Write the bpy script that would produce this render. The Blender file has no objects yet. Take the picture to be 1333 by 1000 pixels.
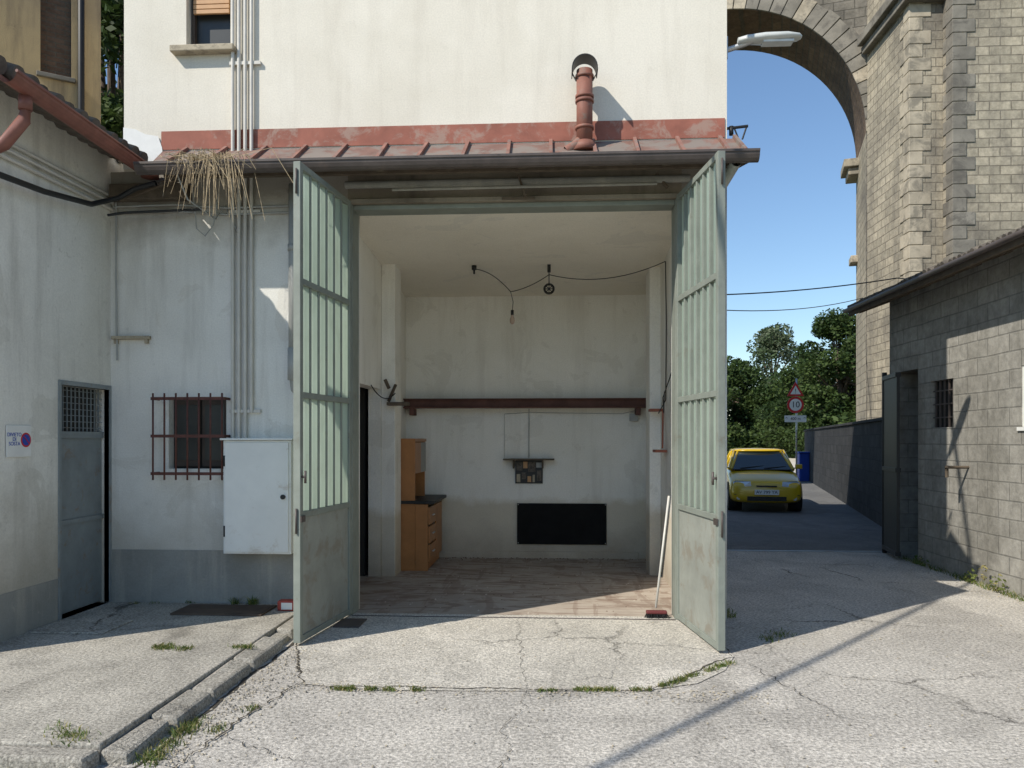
import bpy, bmesh, math, random
from mathutils import Vector, Matrix
random.seed(7)
scene = bpy.context.scene
COL = scene.collection
R = math.radians

# ------------------------------------------------------------------ helpers
def empty(name, loc=(0,0,0), rz=0.0):
    o = bpy.data.objects.new(name, None); COL.objects.link(o)
    o.location = loc; o.rotation_euler = (0,0,rz); o.empty_display_size = .2
    return o

class MB:
    def __init__(s): s.v=[]; s.f=[]; s.m=[]; s.sm=[]
    def quad(s, pts, mi=0, sm=False):
        b=len(s.v); s.v += [tuple(p) for p in pts]; s.f.append(tuple(range(b,b+len(pts)))); s.m.append(mi); s.sm.append(sm)
    def box(s, x0,x1,y0,y1,z0,z1, mi=0):
        b=len(s.v)
        s.v += [(x0,y0,z0),(x1,y0,z0),(x1,y1,z0),(x0,y1,z0),(x0,y0,z1),(x1,y0,z1),(x1,y1,z1),(x0,y1,z1)]
        for q in ((0,3,2,1),(4,5,6,7),(0,1,5,4),(1,2,6,5),(2,3,7,6),(3,0,4,7)):
            s.f.append(tuple(b+i for i in q)); s.m.append(mi); s.sm.append(False)
    def bar(s, p0,p1,w,h, mi=0, up=(0,0,1)):
        p0=Vector(p0); p1=Vector(p1); d=(p1-p0).normalized(); u=Vector(up)
        if abs(d.dot(u))>.99: u=Vector((0,1,0))
        sd=d.cross(u).normalized(); u=sd.cross(d).normalized()
        b=len(s.v)
        for p in (p0,p1):
            for a,c in ((-1,-1),(1,-1),(1,1),(-1,1)):
                s.v.append(tuple(p+sd*(a*w/2)+u*(c*h/2)))
        for q in ((0,1,2,3),(7,6,5,4),(0,4,5,1),(1,5,6,2),(2,6,7,3),(3,7,4,0)):
            s.f.append(tuple(b+i for i in q)); s.m.append(mi); s.sm.append(False)
    def cyl(s, p0,p1,r0,r1=None,n=14,mi=0,caps=True,sm=True):
        if r1 is None: r1=r0
        p0=Vector(p0); p1=Vector(p1); d=(p1-p0).normalized()
        a=Vector((0,0,1)) if abs(d.z)<.95 else Vector((1,0,0))
        x=d.cross(a).normalized(); y=d.cross(x).normalized(); b=len(s.v)
        for p,r in ((p0,r0),(p1,r1)):
            for i in range(n):
                t=2*math.pi*i/n; s.v.append(tuple(p+x*(r*math.cos(t))+y*(r*math.sin(t))))
        for i in range(n):
            j=(i+1)%n; s.f.append((b+i,b+j,b+n+j,b+n+i)); s.m.append(mi); s.sm.append(sm)
        if caps:
            s.f.append(tuple(b+i for i in range(n-1,-1,-1))); s.m.append(mi); s.sm.append(False)
            s.f.append(tuple(b+n+i for i in range(n))); s.m.append(mi); s.sm.append(False)
    def tube(s, pts, r, n=8, mi=0):
        pts=[Vector(p) for p in pts]; b=len(s.v); k=len(pts)
        for i,p in enumerate(pts):
            d=(pts[min(i+1,k-1)]-pts[max(i-1,0)]).normalized()
            a=Vector((0,0,1)) if abs(d.z)<.9 else Vector((0,1,0))
            x=d.cross(a).normalized(); y=d.cross(x).normalized()
            for j in range(n):
                t=2*math.pi*j/n; s.v.append(tuple(p+x*(r*math.cos(t))+y*(r*math.sin(t))))
        for i in range(k-1):
            for j in range(n):
                q=(j+1)%n; s.f.append((b+i*n+j,b+i*n+q,b+(i+1)*n+q,b+(i+1)*n+j)); s.m.append(mi); s.sm.append(True)
    def wall(s, axis, a0,a1, u0,u1, z0,z1, holes=(), mi=0):
        us=sorted(set([u0,u1]+[h[0] for h in holes]+[h[1] for h in holes]))
        zs=sorted(set([z0,z1]+[h[2] for h in holes]+[h[3] for h in holes]))
        us=[u for u in us if u0<=u<=u1]; zs=[z for z in zs if z0<=z<=z1]
        def solid(i,j):
            if i<0 or j<0 or i>=len(us)-1 or j>=len(zs)-1: return False
            c=(us[i]+us[i+1])/2; d=(zs[j]+zs[j+1])/2
            return not any(h[0]<c<h[1] and h[2]<d<h[3] for h in holes)
        def P(a,u,z): return (u,a,z) if axis=='y' else (a,u,z)
        for i in range(len(us)-1):
            for j in range(len(zs)-1):
                if not solid(i,j): continue
                A,B,C,D=us[i],us[i+1],zs[j],zs[j+1]
                s.quad([P(a0,A,C),P(a0,B,C),P(a0,B,D),P(a0,A,D)],mi)
                s.quad([P(a1,B,C),P(a1,A,C),P(a1,A,D),P(a1,B,D)],mi)
                if not solid(i-1,j): s.quad([P(a1,A,C),P(a0,A,C),P(a0,A,D),P(a1,A,D)],mi)
                if not solid(i+1,j): s.quad([P(a0,B,C),P(a1,B,C),P(a1,B,D),P(a0,B,D)],mi)
                if not solid(i,j-1): s.quad([P(a1,A,C),P(a1,B,C),P(a0,B,C),P(a0,A,C)],mi)
                if not solid(i,j+1): s.quad([P(a0,A,D),P(a0,B,D),P(a1,B,D),P(a1,A,D)],mi)
    def build(s, name, mats, parent=None, bevel=0, merge=False, loc=(0,0,0), rz=0, subsurf=0):
        me=bpy.data.meshes.new(name); me.from_pydata(s.v,[],s.f)
        if not isinstance(mats,(list,tuple)): mats=[mats]
        for m in mats: me.materials.append(m)
        me.polygons.foreach_set('material_index', s.m); me.polygons.foreach_set('use_smooth', s.sm)
        bm=bmesh.new(); bm.from_mesh(me)
        if merge: bmesh.ops.remove_doubles(bm,verts=bm.verts,dist=1e-4)
        bmesh.ops.recalc_face_normals(bm,faces=bm.faces); bm.to_mesh(me); bm.free()
        me.update()
        o=bpy.data.objects.new(name,me); COL.objects.link(o); o.location=loc; o.rotation_euler=(0,0,rz)
        if parent: o.parent=parent
        if bevel:
            b=o.modifiers.new('bevel','BEVEL'); b.width=bevel; b.segments=2; b.limit_method='ANGLE'; b.angle_limit=R(40)
        if subsurf:
            b=o.modifiers.new('sub','SUBSURF'); b.levels=subsurf; b.render_levels=subsurf
        return o

def text(name, body, size, loc, rot, mat, parent, extrude=.0008, ax='CENTER'):
    c=bpy.data.curves.new(name,'FONT'); c.body=body; c.size=size; c.align_x=ax; c.align_y='CENTER'; c.extrude=extrude
    c.space_line=.85
    c.materials.append(mat)
    o=bpy.data.objects.new(name,c); COL.objects.link(o); o.location=loc; o.rotation_euler=rot; o.parent=parent
    return o

# ---- node helpers
class N:
    def __init__(s,name):
        s.m=bpy.data.materials.new(name); s.m.use_nodes=True; s.t=s.m.node_tree
        s.b=s.t.nodes['Principled BSDF']; s.co=s.t.nodes.new('ShaderNodeTexCoord').outputs['Object']
    def link(s,a,b): s.t.links.new(a,b)
    def setin(s,node,key,val):
        if hasattr(val,'is_output'): s.link(val,node.inputs[key])
        else: node.inputs[key].default_value=val
    def mapping(s,scale=(1,1,1),rot=(0,0,0),vec=None):
        n=s.t.nodes.new('ShaderNodeMapping'); n.inputs['Scale'].default_value=scale; n.inputs['Rotation'].default_value=rot
        s.link(vec or s.co,n.inputs['Vector']); return n.outputs[0]
    def noise(s,scale,detail=4,rough=.55,dist=0,vec=None,col=False):
        n=s.t.nodes.new('ShaderNodeTexNoise'); n.inputs['Scale'].default_value=scale; n.inputs['Detail'].default_value=detail
        n.inputs['Roughness'].default_value=rough; n.inputs['Distortion'].default_value=dist
        s.link(vec or s.co,n.inputs['Vector']); return n.outputs['Color' if col else 'Fac']
    def mr(s,v,a,b,c=0,d=1,smooth=False):
        n=s.t.nodes.new('ShaderNodeMapRange'); n.inputs['From Min'].default_value=a; n.inputs['From Max'].default_value=b
        n.inputs['To Min'].default_value=c; n.inputs['To Max'].default_value=d
        if smooth: n.interpolation_type='SMOOTHSTEP'
        s.link(v,n.inputs['Value']); return n.outputs[0]
    def mix(s,f,a,b,blend='MIX'):
        n=s.t.nodes.new('ShaderNodeMix'); n.data_type='RGBA'; n.blend_type=blend
        for k,v in ((0,f),(6,a),(7,b)):
            if hasattr(v,'is_output'): s.link(v,n.inputs[k])
            else: n.inputs[k].default_value = v if k==0 else (v[0],v[1],v[2],1)
        return n.outputs[2]
    def math(s,op,a,b=None):
        n=s.t.nodes.new('ShaderNodeMath'); n.operation=op
        s.setin(n,0,a)
        if b is not None: s.setin(n,1,b)
        return n.outputs[0]
    def xyz(s,vec=None):
        n=s.t.nodes.new('ShaderNodeSeparateXYZ'); s.link(vec or s.co,n.inputs[0]); return n.outputs
    def comb(s,x,y,z):
        n=s.t.nodes.new('ShaderNodeCombineXYZ'); s.setin(n,0,x); s.setin(n,1,y); s.setin(n,2,z); return n.outputs[0]
    def bump(s,h,strength=.3,dist=.01,normal=None):
        n=s.t.nodes.new('ShaderNodeBump'); n.inputs['Strength'].default_value=strength; n.inputs['Distance'].default_value=dist
        s.link(h,n.inputs['Height'])
        if normal: s.link(normal,n.inputs['Normal'])
        return n.outputs[0]
    def done(s,col,rough=.8,normal=None,metal=0,spec=.3):
        s.setin(s.b,'Base Color',col if hasattr(col,'is_output') else (*col,1)); s.setin(s.b,'Roughness',rough)
        s.b.inputs['Metallic'].default_value=metal; s.b.inputs['Specular IOR Level'].default_value=spec
        if normal: s.link(normal,s.b.inputs['Normal'])
        return s.m

def stucco(name,c1,c2,dirt=(.3,.28,.24),streak=.25,s1=.9,bump=.25,zd=None,spots=.15,zd2=None,peel=0):
    n=N(name)
    big=n.mr(n.noise(s1,6,.6,.4),.4,.65)
    c=n.mix(big,c1,c2)
    if peel:
        pl=n.mr(n.noise(1.7,7,.6,.9),.585,.60,0,peel); c=n.mix(pl,c,(.66,.63,.56))
    st=n.mr(n.noise(1.2,5,.65,0,n.mapping((3.5,3.5,.35))),.5,.8,0,streak)
    c=n.mix(st,c,dirt)
    sp=n.mr(n.noise(5,6,.7,.3),.62,.75,0,spots)
    c=n.mix(sp,c,dirt)
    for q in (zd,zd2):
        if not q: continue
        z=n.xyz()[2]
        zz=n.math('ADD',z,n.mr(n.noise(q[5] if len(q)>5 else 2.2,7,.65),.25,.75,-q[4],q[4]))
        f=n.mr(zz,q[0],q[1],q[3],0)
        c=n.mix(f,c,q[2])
    fine=n.mr(n.noise(70,3,.6),.3,.7,.92,1.05)
    c=n.mix(1,c,n.comb(fine,fine,fine),'MULTIPLY')
    h=n.math('ADD',n.noise(90,3,.6),n.math('MULTIPLY',n.noise(6,4,.6),1.5))
    return n.done(c,.9,n.bump(h,bump,.006))

def plain(name,c,rough=.6,metal=0,var=.12,scale=8,bump=.05,rust=None,spec=.4):
    n=N(name)
    f=n.mr(n.noise(scale,5,.65,.2),.3,.7)
    c1=tuple(x*(1-var) for x in c); c2=tuple(min(1,x*(1+var)) for x in c)
    col=n.mix(f,c1,c2)
    if rust:
        rf=n.mr(n.noise(scale*1.3,7,.7,.5),rust[1],rust[1]+.1,0,rust[2])
        col=n.mix(rf,col,rust[0])
    return n.done(col,rough,n.bump(n.noise(scale*8,3,.6),bump,.003),metal,spec)

def masonry(name,c1,c2,mortar,w,h,ms=.012,offset=.5,stain=(.12,.11,.09),stainf=.6,s=.35,bump=.6):
    n=N(name); x=n.xyz()
    u=n.math('ADD',x[0],x[1])
    d=n.noise(1.5,3,.5,0,None,True)
    v=n.comb(u,x[2],0)
    vm=n.t.nodes.new('ShaderNodeVectorMath'); vm.operation='MULTIPLY_ADD'
    n.link(d,vm.inputs[0]); vm.inputs[1].default_value=(.03,.03,0); n.link(v,vm.inputs[2])
    b=n.t.nodes.new('ShaderNodeTexBrick'); n.link(vm.outputs[0],b.inputs['Vector']); b.offset=offset
    b.inputs['Color1'].default_value=(*c1,1); b.inputs['Color2'].default_value=(*c2,1); b.inputs['Mortar'].default_value=(*mortar,1)
    b.inputs['Scale'].default_value=1; b.inputs['Mortar Size'].default_value=ms; b.inputs['Mortar Smooth'].default_value=.4
    b.inputs['Brick Width'].default_value=w; b.inputs['Row Height'].default_value=h
    f=n.mr(n.noise(s,7,.68,.5),.45,.66,0,stainf)
    c=n.mix(f,b.outputs['Color'],stain)
    st=n.mr(n.noise(.8,6,.7,0,n.mapping((2.2,2.2,.25))),.48,.72,0,stainf*.8)
    c=n.mix(st,c,stain)
    g=n.mr(n.noise(9,5,.7),.25,.75,.68,1.25)
    c=n.mix(1,c,n.comb(g,g,g),'MULTIPLY')
    hh=n.math('ADD',n.math('MULTIPLY',b.outputs['Fac'],-1.2),n.math('MULTIPLY',n.noise(14,5,.7),.8))
    return n.done(c,.92,n.bump(hh,bump,.02),0,.2)

# ------------------------------------------------------------------ materials
GR=(.26,.235,.195)
M_upper = stucco('stucco_cream',(.775,.725,.625),(.70,.65,.55),dirt=(.42,.37,.30),streak=.32,spots=.2)
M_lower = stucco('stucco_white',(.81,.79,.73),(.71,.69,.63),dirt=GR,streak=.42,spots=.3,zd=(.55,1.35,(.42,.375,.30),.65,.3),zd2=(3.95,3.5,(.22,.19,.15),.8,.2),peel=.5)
M_left  = stucco('stucco_left',(.80,.77,.70),(.68,.65,.58),dirt=GR,streak=.48,spots=.4,zd=(.45,1.6,(.38,.335,.26),.8,.4),peel=.7)
M_int   = stucco('plaster_interior',(.86,.835,.77),(.79,.765,.69),dirt=(.38,.33,.26),streak=.32,spots=.28,zd=(.74,.86,(.60,.53,.41),.85,.12,1.3),zd2=(.0,.5,(.34,.27,.20),.7,.2),peel=.35)
M_ceil  = stucco('plaster_ceiling',(.84,.79,.68),(.77,.72,.61),streak=.05,spots=.3,s1=.7,peel=.35)
M_dado  = stucco('grey_dado',(.33,.325,.295),(.25,.245,.22),dirt=(.52,.47,.39),streak=.75,spots=.6)
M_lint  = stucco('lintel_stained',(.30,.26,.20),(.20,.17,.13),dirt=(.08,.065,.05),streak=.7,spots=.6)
M_ochre = stucco('ochre_plaster',(.50,.37,.20),(.37,.28,.17),dirt=(.13,.10,.075),streak=.85,spots=.8,s1=.6,bump=.5)
M_redband=plain('red_flashing',(.31,.115,.08),.8,0,.25,3,.1,((.36,.26,.21),.52,.75))
M_canopy=plain('terracotta_sheet',(.205,.115,.09),.8,0,.3,3,.1,((.21,.185,.16),.44,.85))
M_seam=plain('terracotta_seam',(.25,.12,.09),.8,0,.3,5,.1,((.2,.17,.15),.5,.7))
M_gutter=plain('brown_gutter',(.085,.068,.06),.5,0,.25,6,.05,((.16,.11,.08),.6,.5))
M_rgut=plain('redbrown_gutter',(.20,.08,.06),.5,0,.25,6,.05)
M_green=plain('green_grey_paint',(.225,.245,.21),.6,0,.15,4,.06,((.17,.14,.10),.60,.6))
M_greenp=plain('green_grey_panel',(.27,.28,.245),.65,0,.16,3,.06,((.21,.175,.13),.52,.6))
M_grey=plain('grey_pipe',(.36,.36,.34),.5,0,.1,6,.03)
M_conduit=plain('white_conduit',(.60,.57,.51),.5,0,.1,6,.03)
M_black=plain('black_plastic',(.018,.018,.018),.5,0,.2,8,.03)
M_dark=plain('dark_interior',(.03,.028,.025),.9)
M_rust=plain('rusty_bars',(.11,.043,.033),.7,0,.3,14,.1)
M_beam=plain('red_oxide_beam',(.12,.055,.042),.75,0,.35,5,.15)
M_cab=plain('white_metal_cabinet',(.78,.775,.73),.45,0,.05,3,.03,((.5,.42,.32),.58,.5))
M_steel=plain('blue_grey_steel',(.25,.275,.28),.5,.2,.15,5,.05,((.26,.18,.12),.56,.65))
M_terra=plain('terracotta_pipe',(.24,.10,.07),.65,0,.2,8,.1,((.2,.16,.13),.53,.65))
M_tile=plain('roof_tile',(.22,.14,.10),.85,0,.45,5,.3,((.10,.09,.075),.48,.7))
M_dtile=plain('dark_weathered_tile',(.11,.095,.08),.85,0,.4,6,.4,((.22,.19,.15),.56,.6))
M_wood=plain('old_wood',(.11,.085,.06),.8,0,.3,8,.2)
M_orange=plain('orange_veneer',(.38,.165,.055),.4,0,.12,5,.02)
M_orange2=plain('orange_blind',(.50,.28,.13),.5,0,.1,10,.02)
M_winglass=plain('dark_glass',(.03,.032,.03),.35,0,.1,4,0,spec=.5)
M_shutter=plain('brown_shutter',(.06,.045,.035),.6,0,.25,9,.1)
M_stonesill=plain('sill_stone',(.42,.36,.26),.8,0,.15,12,.1,((.2,.17,.13),.5,.6))
M_white=plain('white_paint',(.78,.77,.73),.45,0,.06,8,.02)
M_red=plain('sign_red',(.55,.03,.03),.4,0,.05,8,0)
M_blue=plain('sign_blue',(.03,.08,.40),.4,0,.05,8,0)
M_txt=plain('black_paint',(.015,.015,.02),.5,0,.05,8,0)
M_straw=plain('dry_straw',(.40,.31,.19),.9,0,.3,20,0)
M_crack=plain('crack_earth',(.06,.052,.04),1,0,.4,20,.3)
M_chromegrey=plain('galvanised',(.5,.5,.5),.4,.6,.1,8,.02)
M_lamp=plain('lamp_housing',(.55,.56,.53),.4,0,.08,8,.02)
M_blind_board=plain('black_board',(.010,.010,.010),.8,0,.3,5,.1,spec=.15)
M_pic=plain('notice_board',(.12,.10,.08),.7,0,.7,22,0)

# translucent fibreglass
n=N('ribbed_fibreglass')
f=n.mr(n.noise(2.2,5,.6,.3,n.mapping((1,1,.4))),.35,.7)
col=n.mix(f,(.58,.69,.57),(.44,.54,.44))
dz=n.mr(n.noise(9,5,.7,.3,n.mapping((1,1,.3))),.5,.8,0,.45); col=n.mix(dz,col,(.34,.37,.29))
n.done(col,.45,n.bump(n.noise(30,3,.5),.1,.004),0,.4)
tr=n.t.nodes.new('ShaderNodeBsdfTranslucent'); n.link(col,tr.inputs['Color'])
ms=n.t.nodes.new('ShaderNodeMixShader'); ms.inputs[0].default_value=.58
n.link(n.b.outputs[0],ms.inputs[1]); n.link(tr.outputs[0],ms.inputs[2])
n.link(ms.outputs[0],n.t.nodes['Material Output'].inputs['Surface']); M_fibre=n.m

# asphalt (old, bleached)
def asphalt(name,c1,c2,crack=.6,bright=.5,patch=.5,ag=48,dark=.55):
    n=N(name)
    big=n.mr(n.noise(.45,7,.62,.6),.36,.66); c=n.mix(big,c1,c2)
    pt=n.mr(n.noise(1.6,7,.72,.8),.48,.66,0,patch); c=n.mix(pt,c,tuple(x*.55 for x in c1))
    p2=n.mr(n.noise(.8,5,.6,1.5,n.mapping((1,1,1),(0,0,1))),.54,.68,0,.5); c=n.mix(p2,c,tuple(min(1,x*1.25) for x in c1))
    st=n.mr(n.noise(.9,6,.7,1.0,n.mapping((1.6,.35,1),(0,0,.5))),.55,.70,0,.4); c=n.mix(st,c,tuple(x*.48 for x in c1))
    agg=n.mr(n.noise(ag,4,.8),.36,.64,.45,1.45); c=n.mix(1,c,n.comb(agg,agg,agg),'MULTIPLY')
    sp=n.mr(n.noise(ag*.6,4,.85),.59,.67,0,bright); c=n.mix(sp,c,(.72,.68,.61))
    dk=n.mr(n.noise(ag*.4,5,.85,.2),.60,.68,0,dark); c=n.mix(dk,c,(.13,.118,.10))
    v=n.t.nodes.new('ShaderNodeTexVoronoi'); v.feature='DISTANCE_TO_EDGE'; v.inputs['Scale'].default_value=.8
    vm=n.t.nodes.new('ShaderNodeVectorMath'); vm.operation='MULTIPLY_ADD'
    n.link(n.noise(3,6,.7,0,None,True),vm.inputs[0]); vm.inputs[1].default_value=(.5,.5,0); n.link(n.co,vm.inputs[2]); n.link(vm.outputs[0],v.inputs['Vector'])
    ck=n.mr(v.outputs['Distance'],.002,.010,1,0)
    msk=n.mr(n.noise(.6,3,.5),.50,.62,0,crack); ck=n.math('MULTIPLY',ck,msk)
    c=n.mix(ck,c,(.07,.062,.05))
    h=n.math('ADD',n.noise(ag*.9,4,.8),n.math('MULTIPLY',ck,-2))
    return n.done(c,.92,n.bump(h,.75,.018),0,.2)
M_asph=asphalt('old_asphalt',(.56,.52,.455),(.43,.40,.355),.75,.6,.5,42,.6)
M_asph2=asphalt('lane_asphalt',(.20,.195,.185),(.15,.147,.14),.3,.25)
M_conc=asphalt('apron_concrete',(.64,.595,.515),(.54,.50,.43),.5,.35,.5,60,.4)
M_pad=asphalt('pad_concrete',(.47,.435,.37),(.35,.325,.275),.8,.4,.75,50,.6)
M_kerb=asphalt('kerb_concrete',(.45,.415,.35),(.34,.315,.27),.5,.4,.7,60,.5)
# interior dusty floor
n=N('dusty_floor')
c=n.mix(n.mr(n.noise(1.1,6,.6,.6),.35,.65),(.46,.395,.325),(.35,.295,.24))
w=n.noise(1.5,6,.62,3.2,n.mapping((.55,2.3,1),(0,0,.3)))
c=n.mix(n.mr(w,.51,.57,0,.62),c,(.20,.135,.10))
w=n.noise(1.1,5,.6,2.2,n.mapping((2.2,.5,1),(0,0,-.5)))
c=n.mix(n.mr(w,.55,.60,0,.45),c,(.22,.155,.12))
c=n.mix(n.mr(n.noise(5,6,.75,.4),.55,.72,0,.4),c,(.56,.49,.41))
M_floor=n.done(c,.95,n.bump(n.noise(50,4,.7),.3,.006),0,.12)
# earth / meadow
n=N('meadow')
c=n.mix(n.mr(n.noise(.2,7,.65),.4,.65),(.10,.13,.045),(.20,.18,.09))
M_meadow=n.done(c,.95,n.bump(n.noise(6,5,.7),.6,.1),0,.1)

M_stone=masonry('viaduct_stone',(.50,.435,.325),(.37,.325,.245),(.26,.225,.17),.46,.2,.014,.5,(.15,.135,.115),.78,.35,.7)
M_stoneD=masonry('viaduct_stone_dark',(.25,.225,.185),(.18,.165,.14),(.13,.12,.10),.5,.24,.014,.5,(.07,.065,.055),.8,.5,.7)
M_brickS=masonry('arch_soffit_brick',(.21,.145,.095),(.155,.105,.075),(.13,.11,.085),.4,.12,.012,.5,(.06,.048,.04),.6,.5,.6)
M_quoin=plain('quoin_stone',(.44,.38,.285),.9,0,.3,1.6,.8,((.19,.17,.135),.48,.75))
M_quoinD=plain('quoin_stone_grey',(.22,.20,.165),.9,0,.35,1.6,.8,((.11,.10,.085),.5,.7))
M_block=masonry('concrete_block',(.37,.35,.31),(.31,.295,.26),(.24,.23,.205),.42,.2,.010,.5,(.16,.15,.125),.7,.5,.5)
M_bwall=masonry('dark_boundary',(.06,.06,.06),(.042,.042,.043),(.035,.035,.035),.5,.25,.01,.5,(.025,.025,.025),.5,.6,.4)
M_brickin=masonry('brick_infill',(.17,.105,.07),(.13,.08,.055),(.13,.11,.085),.24,.07,.01)

def leafmat(name,c,tr=.3):
    n=N(name); c2=tuple(x*1.5 for x in c)
    col=n.mix(n.mr(n.noise(.9,3,.5),.35,.65),c,c2)
    n.done(col,.6,None,0,.25)
    t=n.t.nodes.new('ShaderNodeBsdfTranslucent'); n.link(col,t.inputs['Color'])
    ms=n.t.nodes.new('ShaderNodeMixShader'); ms.inputs[0].default_value=tr
    n.link(n.b.outputs[0],ms.inputs[1]); n.link(t.outputs[0],ms.inputs[2]); n.link(ms.outputs[0],n.t.nodes['Material Output'].inputs['Surface'])
    return n.m
L1=[leafmat('leaf_a',(.025,.046,.012)),leafmat('leaf_b',(.04,.065,.017)),leafmat('leaf_c',(.06,.09,.024))]
L2=[leafmat('leaf_d',(.085,.11,.06)),leafmat('leaf_e',(.12,.145,.085)),leafmat('leaf_f',(.07,.10,.045))]
M_grass=[leafmat('grass_a',(.13,.155,.04)),leafmat('grass_b',(.27,.235,.10)),leafmat('grass_c',(.08,.12,.03))]
M_bark=plain('bark',(.10,.075,.055),.9,0,.3,12,.6)

# ------------------------------------------------------------------ world, sun, camera
w=bpy.data.worlds.new('World'); scene.world=w; w.use_nodes=True
bg=w.node_tree.nodes['Background']; sky=w.node_tree.nodes.new('ShaderNodeTexSky'); sky.sky_type='NISHITA'
D=Vector((1.2,1,-1.45)).normalized()
sky.sun_disc=False; sky.sun_elevation=math.asin(-D.z); sky.sun_rotation=math.atan2(-D.x,-D.y)
sky.air_density=1.25; sky.dust_density=0; sky.ozone_density=5.0; sky.altitude=300
w.node_tree.links.new(sky.outputs[0],bg.inputs[0]); bg.inputs[1].default_value=.15
sl=bpy.data.lights.new('sun','SUN'); sl.energy=5.0; sl.angle=R(.5); sl.color=(1,.945,.85)
so=bpy.data.objects.new('sun',sl); COL.objects.link(so); so.rotation_euler=D.to_track_quat('-Z','Y').to_euler(); so.location=(-10,-10,15)
cam=bpy.data.cameras.new('camera'); co=bpy.data.objects.new('camera',cam); COL.objects.link(co)
co.location=(0,-7.1,1.65); co.rotation_euler=(R(90),0,R(3.32)); cam.lens=27; cam.sensor_width=36; cam.shift_y=.054; cam.clip_end=2000
scene.camera=co
scene.view_settings.view_transform='Standard'; scene.view_settings.look='None'; scene.view_settings.exposure=0

# ------------------------------------------------------------------ ground
m=MB(); m.quad([(-500,-500,-.004),(500,-500,-.004),(500,500,-.004),(-500,500,-.004)]); m.build('ground',M_meadow)
m=MB()
m.quad([(-16,-16,0),(18,-16,0),(18,4.42,0),(-16,4.42,0)]); m.build('yard_asphalt',M_asph)
m=MB(); m.quad([(.8,4.42,.001),(5.6,4.42,.001),(10.6,24.7,.001),(13,33,.001),(8.5,34,.001),(5.0,24,.001),(.8,10,.001)]); m.build('lane_road',M_asph2)
m=MB(); m.quad([(1.5,26,.006),(10.7,26,.006),(15,38,.006),(22,56,.006),(27,72,.006),(12,73,.006),(5,50,.006)]); m.build('gravel_path',plain('pale_gravel',(.58,.52,.42),.95,0,.2,2,.3))
# apron
m=MB()
pts=[(-2.14,-.95),(-1.92,-1.45),(-1.72,-2.02),(-1.2,-2.12),(-.5,-2.1),(.1,-2.06),(.6,-2.02),(.95,-1.86),(1.2,-1.55),(1.34,-1.2),(1.32,-.6),(1.3,-.002),(-1.9,-.002),(-2.14,-.002)]
m.quad([(x,y,.006) for x,y in pts]); m.build('concrete_apron',M_conc)
# raised pad and kerb
m=MB(); m.box(-9,-2.32,-3.32,-.001,-.1,.10); 
pad=m.build('raised_pavement',M_pad,None,.01)
m=MB()
random.seed(3)
y=-3.34
def kb(x0,x1,y0,y1,z1):
    b=len(m.v); j=lambda:random.uniform(-.010,.008); k=lambda:random.uniform(-.012,.012)
    m.v += [(x0,y0,-.1),(x1,y0,-.1),(x1,y1,-.1),(x0,y1,-.1),(x0+.004,y0+.004,z1+j()),(x1-.02+k(),y0+.006,z1-.015+j()),(x1-.02+k(),y1-.006,z1-.015+j()),(x0+.004,y1-.004,z1+j())]
    for q in ((0,3,2,1),(4,5,6,7),(0,1,5,4),(1,2,6,5),(2,3,7,6),(3,0,4,7)):
        m.f.append(tuple(b+i for i in q)); m.m.append(0); m.sm.append(False)
while y<-1.0:
    L=random.uniform(.35,.9); kb(-2.318,-2.15+random.uniform(-.03,.02),y,min(y+L-.008,-.9),.09+random.uniform(-.025,.006)); y+=L
kb(-2.315,-2.155,-.9,-.001,.097)
x=-2.3
while x>-8:
    L=random.uniform(.5,.8); kb(x-L+.01,x,-3.48+random.uniform(-.02,.02),-3.322,.082+random.uniform(-.025,.01)); x-=L
m.build('kerb',M_kerb,None,.022)
# cracks
def crack(mm,p0,p1,wd,seg=22,jit=.03,z=.009):
    a=Vector(p0); b=Vector(p1); d=(b-a); nrm=Vector((-d.y,d.x)).normalized(); L=[];Rr=[]
    off=0
    for i in range(seg+1):
        t=i/seg; off=off*.75+random.uniform(-jit,jit); p=a+d*t+nrm*off; ww=wd*random.uniform(.25,1)*(.3+.7*math.sin(math.pi*min(1,max(0,t))))
        L.append((p.x+nrm.x*ww/2,p.y+nrm.y*ww/2,z)); Rr.append((p.x-nrm.x*ww/2,p.y-nrm.y*ww/2,z))
    for i in range(seg): mm.quad([L[i],L[i+1],Rr[i+1],Rr[i]])
m=MB()
crack(m,(-2.14,-.9),(-1.72,-2.06),.026,40,.018); crack(m,(-1.74,-2.0),(-1.9,-3.2),.024,40,.02); crack(m,(-1.72,-2.06),(.6,-2.04),.018,90,.014)
crack(m,(.6,-2.04),(1.33,-1.2),.026,30,.015); crack(m,(1.33,-1.2),(1.34,-.1),.02,40,.01)
crack(m,(-1.9,-3.2),(-2.1,-4.4),.026,40,.02); crack(m,(-1.85,-2.9),(-1.3,-3.3),.010,40,.02)
crack(m,(-2.12,-.1),(-2.12,-3.5),.045,60,.012,.003)
crack(m,(-2.5,-3.52),(-5,-3.52),.04,40,.02,.003)
crack(m,(1.33,-1.2),(1.75,-2.6),.009,50,.03); crack(m,(-.35,-.06),(-.2,-2.05),.006,60,.02); crack(m,(-.2,-2.06),(-.35,-3.9),.007,60,.03)
m.build('pavement_cracks',M_crack)
m=MB(); m.box(.9,5.2,4.38,4.46,-.02,.012); m.build('gate_rail',M_steel)
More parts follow.
